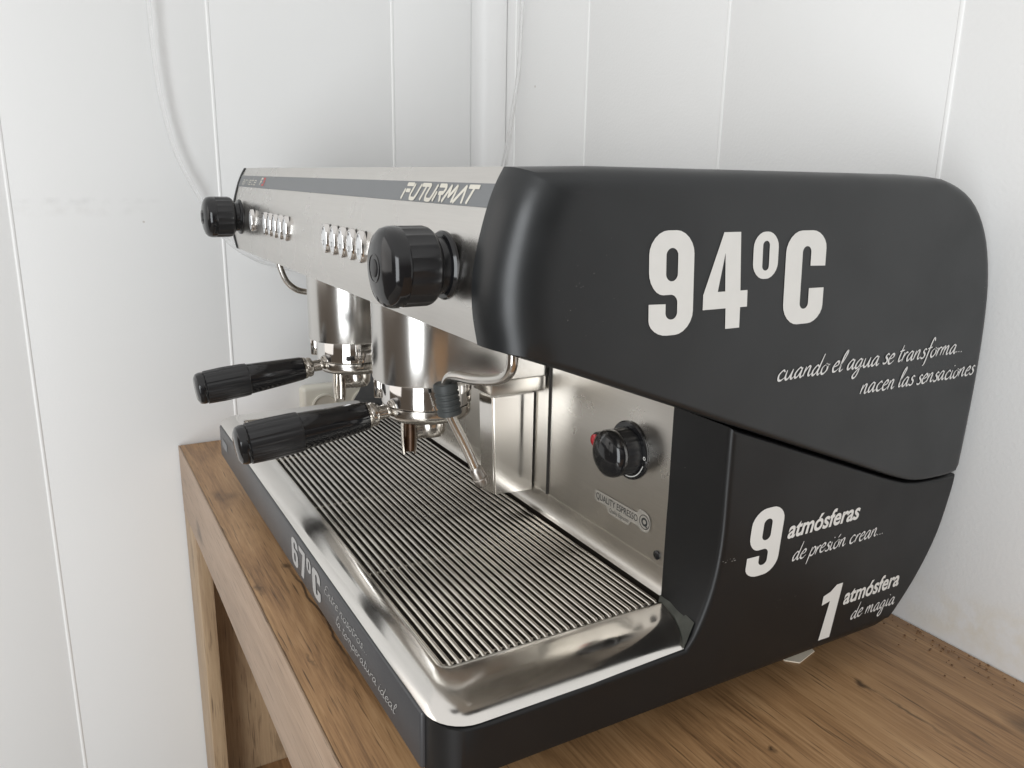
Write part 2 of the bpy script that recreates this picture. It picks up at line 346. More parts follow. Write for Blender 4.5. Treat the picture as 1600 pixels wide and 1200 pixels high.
def from_curve(c):
    o = bpy.data.objects.new('tmp', c); COL.objects.link(o)
    dg = bpy.context.evaluated_depsgraph_get(); dg.update()
    me = bpy.data.meshes.new_from_object(o.evaluated_get(dg))
    vs = [v.co.copy() for v in me.vertices]; fs = [tuple(p.vertices) for p in me.polygons]
    bpy.data.objects.remove(o); bpy.data.meshes.remove(me)
    return vs, fs
def lay(name, mt, parent, vf, mp):
    vs, fs = vf; me = bpy.data.meshes.new(name); me.from_pydata([mp(v[0], v[1], 0) for v in vs], [], fs)
    bm = bmesh.new(); bm.from_mesh(me); bmesh.ops.remove_doubles(bm, verts=bm.verts, dist=1e-6); bpy.data.meshes.remove(me)
    return fin(bm, name, mt, parent, smooth=False)
def letter_text(body, bold=0, shear=0):
    c = bpy.data.curves.new('tmp', 'FONT'); c.body = body; c.size = 1; c.offset = bold; c.shear = shear; c.fill_mode = 'BOTH'; c.resolution_u = 4
    vs, fs = from_curve(c)
    x0 = min(v.x for v in vs); x1 = max(v.x for v in vs)
    return [Vector(((v.x - x0) / (x1 - x0), v.y)) for v in vs], fs
def text_fit(name, mt, parent, body, u0, u1, v0, h, mp, bold=0, shear=0, slope=0):
    """h = height of one font unit (about cap height/0.7)"""
    vs, fs = letter_text(body, bold, shear)
    return lay(name, mt, parent, ([(u0 + (u1 - u0) * v.x, v0 + v.y * h + slope * (u1 - u0) * v.x) for v in vs], fs), mp)

# brush-script letters as strokes (x-height 1)
GL = {
 'c': (.72, [[(.6, .8), (.4, 1.0), (.1, .6), (.16, .1), (.42, .0), (.7, .25)]]),
 'u': (.88, [[(.05, .95), (.04, .3), (.18, 0), (.42, .2), (.6, .98)], [(.6, .98), (.56, .25), (.68, 0), (.88, .2)]]),
 'a': (.86, [[(.6, .85), (.36, 1), (.06, .5), (.14, .02), (.4, .2), (.62, .98)], [(.62, .98), (.56, .25), (.68, 0), (.86, .2)]]),
 'n': (.84, [[(.1, .98), (.03, 0)], [(.05, .35), (.3, .92), (.5, .9), (.48, .25), (.6, 0), (.82, .2)]]),
 'd': (.86, [[(.58, .8), (.36, 1), (.06, .5), (.14, .02), (.4, .2), (.62, .9)], [(.78, 2.1), (.62, .9), (.56, .25), (.68, 0), (.86, .2)]]),
 'o': (.74, [[(.4, 1), (.1, .7), (.08, .2), (.3, 0), (.58, .35), (.54, .85), (.36, 1.0), (.55, .82), (.76, .95)]]),
 'e': (.68, [[(.1, .48), (.48, .65), (.5, .95), (.3, 1), (.06, .5), (.15, .05), (.4, 0), (.68, .3)]]),
 'l': (.44, [[(.08, .5), (.42, 1.7), (.36, 2.1), (.17, 1.5), (.1, .3), (.22, 0), (.44, .2)]]),
 'g': (.86, [[(.6, .85), (.36, 1), (.06, .5), (.14, .05), (.4, .2), (.62, .98)], [(.62, .98), (.48, -.6), (.22, -1), (.04, -.7), (.4, -.1), (.86, .3)]]),
 's': (.56, [[(.5, .9), (.32, 1.04), (.18, .75), (.42, .42), (.38, .08), (.15, 0), (.0, .15)]]),
 't': (.50, [[(.28, 1.75), (.14, .3), (.26, 0), (.5, .2)], [(.0, 1.08), (.5, 1.2)]]),
 'r': (.52, [[(.1, .98), (.04, 0)], [(.06, .4), (.28, .92), (.5, .92)]]),
 'f': (.56, [[(.66, 1.75), (.46, 2.1), (.32, 1.5), (.16, -.6), (.0, -.95)], [(.05, .95), (.55, 1.08)]]),
 'm': (1.14, [[(.1, .98), (.03, 0)], [(.05, .4), (.28, .94), (.42, .85), (.38, 0)], [(.4, .4), (.65, .94), (.8, .85), (.78, .25), (.9, 0), (1.12, .2)]]),
 'i': (.40, [[(.1, .98), (.06, .25), (.18, 0), (.38, .2)], [(.2, 1.4), (.26, 1.52)]]),
 'p': (.70, [[(.14, 1.05), (-.04, -.95)], [(.08, .45), (.36, 1), (.6, .72), (.5, .15), (.25, .0), (.06, .2)]]),
 'E': (.92, [[(.85, 1.7), (.55, 1.95), (.2, 1.65), (.26, 1.15), (.55, 1.08), (.14, .9), (.02, .3), (.3, 0), (.85, .3)]]),
 '.': (.30, [[(.08, .02), (.16, .12)]]), ' ': (.42, []),
}
GL['ó'] = (GL['o'][0], GL['o'][1] + [[(.3, 1.3), (.5, 1.7)]])
def ribbons(strokes, hw, nib=.6, contrast=.55, taper=True):
    vs = []; fs = []; lev = []
    for si, P in enumerate(strokes):
        C = catmull([Vector((p[0], p[1])) for p in P], 5) if len(P) > 2 else [Vector(P[0][:2]), (Vector(P[0][:2]) + Vector(P[1][:2])) / 2, Vector(P[1][:2])]
        n = len(C); b0 = len(vs)
        for i, p in enumerate(C):
            tg = (C[min(i + 1, n - 1)] - C[max(i - 1, 0)]).normalized(); nn = Vector((-tg.y, tg.x))
            w = hw * (1 - contrast + contrast * abs(math.sin(math.atan2(tg.y, tg.x) - nib)))
            if taper: w *= min(1, .45 + 2.2 * min(i, n - 1 - i) / max(1, n - 1))
            vs += [p + nn * w, p - nn * w]; lev += [si % 7, si % 7]
        for i in range(n - 1): fs.append((b0 + 2 * i, b0 + 2 * i + 1, b0 + 2 * i + 3, b0 + 2 * i + 2))
    return vs, fs, lev
def stroke_text(strokes, hw, name, mt, parent, mp, **kw):
    vs, fs, lev = ribbons(strokes, hw, **kw)
    me = bpy.data.meshes.new(name); me.from_pydata([mp(v.x, v.y, l * .00004) for v, l in zip(vs, lev)], [], fs)
    return link(name, me, mt, parent, smooth=False)
def script(body, u0, u1, v0, xh, slant=.35, slope=0, wob=.05):
    x = 0; st = []; rnd = random.Random(len(body))
    for ch in body:
        adv, S_ = GL[ch]; dy = rnd.uniform(-wob, wob)
        for s in S_: st.append([(x + px + slant * py * .6, py + dy) for px, py in s])
        x += adv
    k = (u1 - u0) / x
    return [[(u0 + px * k, v0 + py * xh + slope * px * k) for px, py in s] for s in st]

# ================================================================== SETTING
XW, YW = -1.530, .817
fl = box('floor', 'floor', None, -1.6, .6, -1.2, .9, -.97, -.92); fl['kind'] = 'structure'
wb = box('wall_back', 'wall_b', None, XW - .03, .45, YW + .0085, YW + .06, -.92, 1.35); wb['kind'] = 'structure'
wl = box('wall_left', 'wall_l', None, XW - .06, XW - .0085, -.62, YW + .06, -.92, 1.35); wl['kind'] = 'structure'
def panel(parent, mt, x0, x1, y0, y1):
    bm = bmesh.new(); abox(bm, x0, x1, y0, y1, -.92, 1.35, .0024, 3); return fin(bm, 'wall_panel', mt, parent)
bx = [-1.472, -1.4355, -1.192, -.864, -.536, -.207, .122, .45]
for a, b_ in zip(bx, bx[1:]): panel(wb, 'wall_b', a + .0009, b_ - .0009, YW, YW + .008)
ly = [-.62, -.372, -.049, .2725, .603, .772]
for a, b_ in zip(ly, ly[1:]): panel(wl, 'wall_l', XW - .008, XW, a + .0009, b_ - .0009)
def bead(parent, mt, x, y, ax):
    P = []
    for j in range(9): a = j / 8 * PI; P.append((.0032 * math.cos(a), .0020 * math.sin(a)))
    bm = bmesh.new(); A = []; B = []
    for u, w in P:
        c = (x + u, y - w) if ax == 'x' else (x + w, y + u)
        A.append(bm.verts.new((*c, -.919))); B.append(bm.verts.new((*c, 1.349)))
    for i in range(8): bm.faces.new((A[i], A[i + 1], B[i + 1], B[i]))
    bm.faces.new(A); bm.faces.new(B)
    fin(bm, 'joint_bead', mt, parent)
for x in bx[1:-1]: bead(wb, 'bead', x, YW + .0004, 'x')
for y in ly[1:-1]: bead(wl, 'bead', XW - .0004, y, 'y')
# concave corner profile between the two walls
arc = []
for k in range(13):
    a = k / 12 * PI / 2
    arc.append((XW - .001 + .056 * (1 - math.cos(a)) , YW - .0455 + .0465 * math.sin(a)))
arc[0] = (XW + .0006, YW - .0475); arc[-1] = (-1.4695, YW - .0006)
bm = bmesh.new()
A = [bm.verts.new((x, y, -.92)) for x, y in arc]; B = [bm.verts.new((x, y, 1.35)) for x, y in arc]
C_ = [bm.verts.new((XW - .008, YW + .008, z)) for z in (-.92, 1.35)]
for i in range(12): bm.faces.new((A[i], A[i + 1], B[i + 1], B[i]))
bm.faces.new(A + [C_[0]]); bm.faces.new(B + [C_[1]]); bm.faces.new((A[0], B[0], C_[1], C_[0])); bm.faces.new((A[-1], B[-1], C_[1], C_[0]))
fin(bm, 'corner_trim', 'wall_l', wl)

# ------------------------------------------------------------------ table
TB = thing('wooden_table', 'oak wood table with thick front edge under the coffee machine', 'table', (-.6, .49, -.92))
tt = box('tabletop', 'wood', TB, -1.525, .50, .1685, .8155, -.128, 0, .0012)
box('edge_band', 'wood_edge', TB, -1.525, .50, .1655, .1683, -.130, .0003, .0006)
for x0, x1 in ((-1.525, -1.402), (.38, .50)):
    box('leg', 'wood_leg', TB, x0, x1, .166, .190, -.92, -.1305, .001)
    box('leg', 'wood_leg', TB, x0, x1, .79, .814, -.92, -.1305, .001)
box('side_panel', 'wood_leg', TB, -1.50, -1.478, .1905, .7895, -.92, -.1305)
box('shelf', 'wood', TB, -1.4775, .46, .24, .79, -.72, -.70, .001)

# ------------------------------------------------------------------ wall socket
SK = thing('wall_socket', 'ivory double wall socket low on the left wall behind the drip tray', 'socket', (XW, .475, .05))
box('back_box', 'socket', SK, XW + .0002, XW + .030, .392, .560, .008, .090, .010, 4)
for y in (.436, .516):
    lathe('socket_well', 'socket', SK, [(.026, 0), (.026, .004), (.023, .005), (.021, -.0), (.0, -.001)], (XW + .0302, y, .048), (1, 0, 0), 40)
    bm = bmesh.new()
    for dy in (-.0095, .0095): alathe(bm, [(.0026, 0), (.0026, .0012), (0, .0012)], (XW + .0303, y + dy, .048), (1, 0, 0), 12)
    fin(bm, 'pin_hole', 'ink', SK)

# ------------------------------------------------------------------ clear hoses
h = tube('clear_hose', 'hose', None, [(-1.505, .178, 1.1), (-1.505, .178, .90), (-1.505, .179, .754), (-1.505, .180, .678), (-1.505, .186, .600), (-1.505, .202, .519), (-1.505, .232, .451), (-1.505, .269, .380), (-1.505, .311, .345), (-1.505, .356, .326), (-1.50, .43, .31), (-1.48, .52, .31), (-1.44, .62, .33), (-1.36, .70, .35)], .0038, 14, 8)
tag(h, 'thin clear plastic hose looping down the left wall behind the knob', 'hose')
h = tube('clear_hose', 'hose', None, [(-1.398, .808, 1.1), (-1.398, .808, .85), (-1.403, .806, .697), (-1.422, .803, .606), (-1.445, .80, .523), (-1.456, .79, .47), (-1.45, .775, .42), (-1.40, .76, .38), (-1.35, .74, .36)], .0032, 14, 8)
tag(h, 'thin clear plastic hose hanging in the corner of the two walls', 'hose')

# ================================================================== ESPRESSO MACHINE
XR, XL = -.488, -1.304          # ends of the steel front panel
XO, XOL = -.450, -1.342         # outer faces of upper covers
XB, XBL = -.4545, -1.3375         # outer faces of lower panels
EM = thing('espresso_machine', 'two-group espresso machine with steel front and black side covers on the table', 'coffee machine', (-.897, .49, .0))
PROF = [(.2722, .4970), (.2660, .4860), (.2595, .4700), (.2522, .4440), (.2486, .4215), (.2490, .3995), (.2530, .3765)]
PF = [(v.x, v.y) for v in catmull([Vector(p) for p in PROF], 8)]
def prof_y(z):
    for (y0, z0), (y1, z1) in zip(PF, PF[1:]):
        if z1 <= z <= z0: return y0 + (y1 - y0) * (z0 - z) / (z0 - z1)
    return PF[0][0] if z > PF[0][1] else PF[-1][0]
BOT = [(.2945, .3630), (.461, .3005), (.628, .2380)]
# front panel, bent sheet
fp = prism_x('front_panel', 'steel', EM, PF + [(.2560, .3755), (.275, .3755), (.29, .49), (.276, .4972)], XL, XR, 30)
onpanel = lambda u, v, l: Vector((u, prof_y(v) - .0007 - l, v))
# grey stripe on the panel
bm = bmesh.new(); zs = [.4858 - k * (.4858 - .4700) / 6 for k in range(7)]
A = [bm.verts.new((XL + .0005, prof_y(z) - .0004, z)) for z in zs]; B = [bm.verts.new((XR - .0005, prof_y(z) - .0004, z)) for z in zs]
for i in range(6): bm.faces.new((A[i], A[i + 1], B[i + 1], B[i]))
st = fin(bm, 'stripe', 'stripe', fp)
# maker's lettering on the stripe: strokes in a unit box, slanted
FT = {'F': (.95, [[(.10, 1), (.95, 1)], [(.30, .56), (.80, .56)], [(.10, .62), (.02, .0)]]),
      'U': (1.0, [[(.1, 1), (.02, .35), (.12, .04), (.45, .0), (.72, .02), (.85, .3), (.95, 1)]]),
      'T': (.80, [[(-.05, 1), (.95, 1)], [(.52, 1), (.40, 0)]]),
      'R': (1.0, [[(.0, .0), (.08, .55)], [(.1, 1), (.8, 1), (.95, .8), (.85, .52), (.35, .5)], [(.55, .5), (.82, 0)]]),
      'M': (1.25, [[(.0, 0), (.32, 1), (.5, .35), (.58, .35), (.98, 1), (1.05, 0)]]),
      'A': (.80, [[(-.12, 0), (.55, 1), (.80, 0)]])}
def block(body, tab, u0, u1, v0, hgt, slant):
    x = 0; out = []
    for ch in body:
        adv, S_ = tab[ch]
        for s in S_: out.append([(x + px, py) for px, py in s])
        x += adv + .12
    k = (u1 - u0) / x
    return [[(u0 + px * k + slant * py * hgt, v0 + py * hgt) for px, py in s] for s in out]
def poly_strokes(strokes, hw, name, mt, parent, mp):
    """even-width strokes with straight joints"""
    vs = []; fs = []; lev = 0
    for s in strokes:
        for a, b_ in zip(s, s[1:]):
            a = Vector(a); b_ = Vector(b_); t = (b_ - a).normalized(); nn = Vector((-t.y, t.x)) * hw; e = t * hw * .8
            k = len(vs); z = (lev % 9) * .00003; lev += 1
            pts = [a - e * .6 + nn * .6, a - e * .6 - nn * .6, a - nn - e * .0, b_ - nn, b_ + e * .6 - nn * .6, b_ + e * .6 + nn * .6, b_ + nn, a + nn]
            vs += [mp(p.x, p.y, z) for p in pts]; fs.append(tuple(k + i for i in range(8)))
    me = bpy.data.meshes.new(name); me.from_pydata(vs, [], fs); return link(name, me, mt, parent, smooth=False)
poly_strokes(block('FUTURMAT', FT, -.6455, -.515, .4720, .0112, .35), .00150, 'lettering', 'cream', fp, onpanel)
AR = {'a': (.7, [[(.1, .95), (.5, .95), (.6, .0)], [(.6, .0), (.1, .0), (.06, .5), (.58, .5)]]), 'r': (.55, [[(.05, 0), (.1, .95), (.5, .95)]]), 'i': (.25, [[(.08, 0), (.12, .95)], [(.14, 1.3), (.15, 1.45)]]),
      'e': (.7, [[(.6, .0), (.1, .0), (.08, .95), (.55, .95), (.58, .5), (.1, .5)]]), 't': (.5, [[(.15, 1.5), (.1, .1), (.45, 0)], [(.0, .95), (.42, .95)]]), ' ': (.6, []),
      'F': (.8, [[(.1, 0), (.2, 1.5), (.75, 1.5)], [(.15, .75), (.55, .75)]]), '3': (.8, [[(.1, 1.5), (.6, 1.5), (.65, .85), (.3, .8)], [(.65, .8), (.6, .0), (.05, .0)]])}
poly_strokes(block('ariete', AR, -1.279, -1.186, .4738, .0062, .2), .00050, 'lettering', 'cream', fp, onpanel)
poly_strokes(block('F', AR, -1.168, -1.154, .4744, .0055, .2), .0012, 'lettering', 'cream', fp, onpanel)
poly_strokes(block('3', AR, -1.154, -1.138, .4744, .0055, .2), .0012, 'lettering', 'redprint', fp, onpanel)

# ---- upper side covers
def rnd(P, per=5): return [(v.x, v.y) for v in catmull([Vector(p) for p in P], per)]
fr = [(y - .0016, z) for y, z in PF[::-1]]                      # bottom -> top along the front
rear = rnd([(.650, .4985), (.702, .4955), (.746, .480), (.776, .450), (.794, .408), (.801, .360), (.802, .300), (.799, .240), (.7965, .209)], 4)
low = rnd([(.7930, .2035), (.765, .2020), (.725, .2045), (.690, .2140), (.628, .2370)], 5)
OUT = fr + [(.32, .4985)] + rear + low + [(.461, .2995), (.30, .3605)]
OUT = OUT[::-1]                                                  # orientation
def ccw(P):
    a = sum(P[i][0] * P[(i + 1) % len(P)][1] - P[(i + 1) % len(P)][0] * P[i][1] for i in range(len(P))); return P if a > 0 else P[::-1]
OUT = ccw(OUT)
def up_rad(P):
    def f(i):
        y = (P[i][0] + P[(i + 1) % len(P)][0]) / 2; z = (P[i][1] + P[(i + 1) % len(P)][1]) / 2
        if y < .276 and z > .3765: return .036
        if z > .497 and y < .7: return .015
        if y > .6 and z > .206 and z > .24 - (y - .628) * .3: return .010
        return .005
    return f
covers = []
for xo, xi in ((XO, XR - .0005), (XOL, XL + .0005)):
    c = slab('side_cover', 'black', EM, OUT, up_rad(OUT), xo, xi); covers.append(c)
SC = covers[0]
# ---- lower side panels
LOW = [(.209, .0450), (.700, .0450)] + rnd([(.712, .0475), (.727, .0585), (.757, .093), (.781, .134), (.7945, .180), (.7970, .1980)], 4) + \
      rnd([(.765, .1985), (.725, .2017), (.690, .2113), (.628, .2343)], 5)[0:] + [(.4690, .2943)] + \
      rnd([(.4688, .288), (.4690, .240), (.4688, .191), (.4625, .150), (.4490, .115), (.4380, .0985)], 4) + [(.250, .0965), (.209, .0965)]
LOW = ccw(LOW)
def lo_rad(i):
    a, b_ = LOW[i], LOW[(i + 1) % len(LOW)]
    if a[0] < .21 and b_[0] < .21: return .030
    y = (a[0] + b_[0]) / 2; z = (a[1] + b_[1]) / 2
    if y > .45 and y < .47 and z > .1: return .006
    if z < .05: return .010
    return .004
for xo, xi in ((XB, -.5265), (XBL, -1.268)):
    lp = slab('lower_side_panel', 'black_low', EM, LOW, lo_rad, xo, xi)
    n_ = len(LOW)                       # the inner edge of the pillar runs straight down, only its outer edge sweeps forward
    for v in lp.data.vertices[-n_:]:
        if .43 < v.co.y < .4695 and .09 < v.co.z < .20: v.co.y = .4690
    if xo == XB: LP = lp
# lower front fascia strip
bm = bmesh.new(); abox(bm, -1.306, -.4895, .2055, .235, .0445, .0960, .003, 3)
fa = fin(bm, 'front_fascia', 'fascia', EM)
bm = bmesh.new(); abox(bm, -1.30, -.50, .236, .79, .046, .068); fin(bm, 'base_pan', 'dark', EM)
# bodywork behind the splash panel and inside the head
prism_x('body', 'dark', EM, [(.4770, .0685), (.700, .0685), (.760, .20), (.760, .42), (.700, .484), (.292, .49), (.300, .372), (.4770, .302)], -1.300, -.5275)
prism_x('head_underside', 'splash', EM, [(.2565, .3750), (.4740, .2985), (.4740, .3000), (.2990, .3705), (.2765, .3752)], -1.303, -.489)
box('top_panel', 'steel', EM, -1.303, -.489, .292, .68, .4905, .4965, .001)

# ---- splash panel: sheet that curves forward into the tray at its foot
SP = [(.4755, .298), (.4755, .150), (.4752, .130), (.4742, .119), (.4718, .111), (.4685, .1070)]
SPC = rnd(SP, 6)
sp = prism_x('splash_panel', 'splash', EM, SPC + [(y + .0012, z + .0003) for y, z in SPC[::-1]], -1.267, -.5275, 40)
# vertical joint return beside the chute
box('panel_seam', 'dark', EM, -.7425, -.7405, .4735, .4753, .132, .296)
# sticker with rounded lobes
stick = lambda u, v, l: Vector((-.5925 + (u + .5925) * .97 - .0085, .4748 - l, .1655 + (v - .1662) * .92))
cont = fillet([(-.640, .1600, .003), (-.640, .1735, .003), (-.5665, .1735, .002), (-.5640, .1795, .004), (-.5510, .1795, .007), (-.5450, .1735, .006), (-.5450, .1610, .006), (-.5520, .1560, .003), (-.5600, .1560, .003), (-.5640, .1590, .001), (-.5760, .1590, .001), (-.5790, .1530, .002), (-.6150, .1530, .002), (-.6180, .1600, .001)])
sk = lay('sticker', 'sticker', sp, filled([cont]), stick)
s2 = lambda u, v, l: stick(u, v, l + .0002)
text_fit('lettering', 'ink', sp, 'QUALITY ESPRESSO', -.6375, -.5655, .1632, .0108, s2, .004)
text_fit('lettering', 'ink', sp, 'Quality Espresso', -.6130, -.5800, .1560, .0068, s2, -.004, .2)
def ring2(c, r0, r1, n=36): return [[(c[0] + r * math.cos(2 * PI * i / n), c[1] + r * math.sin(2 * PI * i / n)) for i in range(n)] for r in (r1, r0)]
lay('emblem', 'ink', sp, filled(ring2((-.5545, .1675), .0072, .0081)), s2)
lay('emblem', 'ink', sp, filled(ring2((-.5545, .1675), .0026, .0048)), s2)
poly_strokes([[(-.5530, .1655), (-.5505, .1625)]], .0009, 'emblem', 'ink', sp, lambda u, v, l: stick(u, v, .0004))
lathe('screw', 'plastic', EM, [(.0045, 0), (.0045, .0012), (.003, .002), (0, .0022)], (-.5430, .4752, .1410), (0, -1, 0), 20)

# ---- boiler switch
SWC = (-.5940, .4752, .2318)
SW = lathe('switch_dial', 'plastic', EM, [(.0295, 0), (.0295, .0014), (.0282, .0024), (.0, .0024)], SWC, (0, -1, 0), 56)
lathe('switch_knob', 'grip', SW, [(.0235, .0026), (.0232, .018), (.0225, .019), (0, .019)], SWC, (0, -1, 0), 96, rib=lambda k, i: 1 - .02 * (i % 4 < 2))
lathe('switch_cap', 'plastic', SW, [(.0228, .0185), (.0238, .0205), (.0238, .0245), (.0222, .0285), (.0180, .0318), (.0115, .0338), (.005, .0346), (0, .0348)], SWC, (0, -1, 0), 64)
lathe('index_dot', 'white', SW, [(.0018, 0), (.0018, .0006), (0, .0007)], (-.6045, .4445, .2190), (-.25, -1, -.3), 16)
sw2 = lambda u, v, l: Vector((SWC[0] + u, .4727 - l, SWC[2] + v))
arcp = [(.0262 * math.cos(a), .0262 * math.sin(a)) for a in [math.radians(-100 + 8 * k) for k in range(11)]]
poly_strokes([arcp], .0005, 'dial_mark', 'white', SW, sw2)
lay('dial_mark', 'white', SW, filled(ring2((.0262, -.0005), .0010, .0019, 20)), sw2)
lp_ = lathe('indicator_lamp', 'plastic', EM, [(.0085, 0), (.0085, .006), (.0076, .0075), (.0066, .0075), (0, .0075)], (-.6405, .4752, .2290), (0, -1, 0), 32)
lathe('lamp_lens', 'red', lp_, [(.0066, .0072), (.0066, .0095), (.005, .0108), (0, .0114)], (-.6405, .4752, .2290), (0, -1, 0), 32)

# ---- group covers, heads
YC, RG = .3515, .0600
GX = (-.8065, -1.0570)
for gx in GX:
    yz = []
    pts = [(gx - RG, .4735)] + [(gx - RG * math.cos(a), YC - RG * math.sin(a)) for a in [k / 40 * PI for k in range(41)]] + [(gx + RG, .4735)]
    bm = bmesh.new()
    def ztop(y): return .3745 - (y - .2565) * .349 + .002
    A = [bm.verts.new((x, y, .2750)) for x, y in pts]; A2 = [bm.verts.new((gx + (x - gx) * .993, YC + (y - YC) * .993, .2738)) for x, y in pts]
    B = [bm.verts.new((x, y, ztop(y))) for x, y in pts]
    for i in range(len(pts) - 1): bm.faces.new((A[i], A[i + 1], B[i + 1], B[i])); bm.faces.new((A2[i], A2[i + 1], A[i + 1], A[i]))
    bm.faces.new(A2)
    g = fin(bm, 'group_cover', 'steel_v', EM, 30)
    lathe('group_head', 'chrome', EM, [(.0500, 0), (.0500, -.001), (.0505, -.002), (.0505, -.0270), (.0490, -.0285), (0, -.0285)], (gx, YC, .2736), (0, 0, 1), 64)
    # bayonet lug on the head flange
    bm = bmesh.new(); abox(bm, -.012, .012, -.0585, -.049, -.027, -.004, .002, 2)
    for v in bm.verts: v.co = Matrix.Rotation(math.radians(-38), 3, 'Z') @ v.co + Vector((gx, YC, .2736))
    fin(bm, 'bayonet_lug', 'chrome', EM)
    box('group_bracket', 'splash', EM, gx + .012, gx + RG - .002, YC + .052, .4735, .2560, .2734, .002)

# ---- waste-water chute beside the near group
bm = bmesh.new()
ch = [(-.800, .4135), (-.7725, .4175), (-.7725, .4735), (-.800, .4735)]
A = [bm.verts.new((x, y + (.004 if y < .45 else 0), .1300 - (y - .41) * .05)) for x, y in ch]; B = [bm.verts.new((x, y, .2470)) for x, y in ch]
for i in range(4): bm.faces.new((A[i], A[(i + 1) % 4], B[(i + 1) % 4], B[i]))
bm.faces.new(A); bm.faces.new(B)
bmesh.ops.bevel(bm, geom=[e for e in bm.edges if abs(e.verts[0].co.z - e.verts[1].co.z) > .05], offset=.002, segments=2, affect='EDGES')
fin(bm, 'water_chute', 'tray', EM, 30)

# ---- drip tray: rim, well
def loop(x0, x1, y0, y1, r, k=8, y1b=None):
    """open U from back-right, round the front, to back-left"""
    P = [(x1, y1)] + [(x1, y0 + r + (y1 - y0 - r) * (1 - j / 6)) for j in range(1, 6)]
    for j in range(k + 1): a = j / k * PI / 2; P.append((x1 - r + r * math.cos(a), y0 + r - r * math.sin(a)))
    for j in range(1, 12): P.append((x1 - r + (x0 - x1 + 2 * r) * j / 12, y0))
    for j in range(k + 1): a = PI / 2 + j / k * PI / 2; P.append((x0 + r + r * math.cos(a), y0 + r - r * math.sin(a)))
    P += [(x0, y0 + r + (y1 - y0 - r) * (j / 6)) for j in range(1, 6)] + [(x0, y1)]
    return P
OX0, OX1, OY0, OY1 = -1.276, -.5205, .2370, .4670
inn = loop(OX0, OX1, OY0, OY1, .009); outr = loop(-1.3355, -.4565, .2075, .4400, .032)
TS = [-.02, 0, .015, .10, .20, .30, .40, .48, .56, .64, .72, .80, .87, .93, .975, 1.0]
ZR = [.098, .1052, .1062, .1068, .1070, .1071, .1073, .1073, .1070, .1063, .1053, .1040, .1023, .1004, .0985, .0970]   # ends of the tray: flat, then rolled
ZF = [.098, .1088, .1097, .1095, .1090, .1083, .1075, .1067, .1058, .1048, .1038, .1026, .1013, .0999, .0984, .0970]   # front: one outward slope
WF = [abs(b_[1] - a[1]) / (abs(b_[1] - a[1]) + abs(b_[0] - a[0]) + 1e-9) for a, b_ in zip(inn, outr)]
WF = [0 if p[1] > .26 else min(1, w * 1.0) for w, p in zip(WF, inn)]
bm = bmesh.new(); rings = []
for t_, zr, zf in zip(TS, ZR, ZF):
    R_ = [bm.verts.new((a[0] + (b_[0] - a[0]) * t_, a[1] + (b_[1] - a[1]) * t_, zr + (zf - zr) * w)) for a, b_, w in zip(inn, outr, WF)]
    for v in (R_[0], R_[-1]): v.co.y = .4640 - .0270 * max(0, t_) ** 1.25
    rings.append(R_)
for A, B in zip(rings, rings[1:]):
    for i in range(len(inn) - 1): bm.faces.new((A[i], A[i + 1], B[i + 1], B[i]))
for R_ in (lambda r: r[0], lambda r: r[-1]): bm.faces.new([R_(r) for r in rings])
rim = fin(bm, 'tray_rim', 'tray', EM, 60)
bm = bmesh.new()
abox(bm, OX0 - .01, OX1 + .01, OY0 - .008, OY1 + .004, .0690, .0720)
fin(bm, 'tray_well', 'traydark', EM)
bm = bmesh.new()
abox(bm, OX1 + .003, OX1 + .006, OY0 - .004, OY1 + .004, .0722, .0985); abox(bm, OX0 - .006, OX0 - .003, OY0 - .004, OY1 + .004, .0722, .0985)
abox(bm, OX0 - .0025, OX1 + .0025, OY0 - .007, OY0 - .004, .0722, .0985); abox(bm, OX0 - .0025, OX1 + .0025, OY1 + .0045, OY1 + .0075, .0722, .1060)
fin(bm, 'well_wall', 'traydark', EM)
bm = bmesh.new()
v = [bm.verts.new(p) for p in ((-.5262, .4672, .1090), (-.4930, .4600, .1145), (-.4600, .4495, .1195), (-.4575, .4372, .0990), (-.4900, .4510, .1010), (-.5240, .4640, .1040))]
bm.faces.new((v[0], v[1], v[4], v[5])); bm.faces.new((v[1], v[2], v[3], v[4]))
bmesh.ops.solidify(bm, geom=bm.faces[:], thickness=.0006)
fin(bm, 'gap_plate', 'dirty', EM)
for x in (-.53, -1.264):
    for y in (.30, .69): lathe('foot', 'grip', EM, [(.018, 0), (.020, .004), (.016, .012), (.010, .014), (.010, .0458)], (x, y, 0), (0, 0, 1), 24)

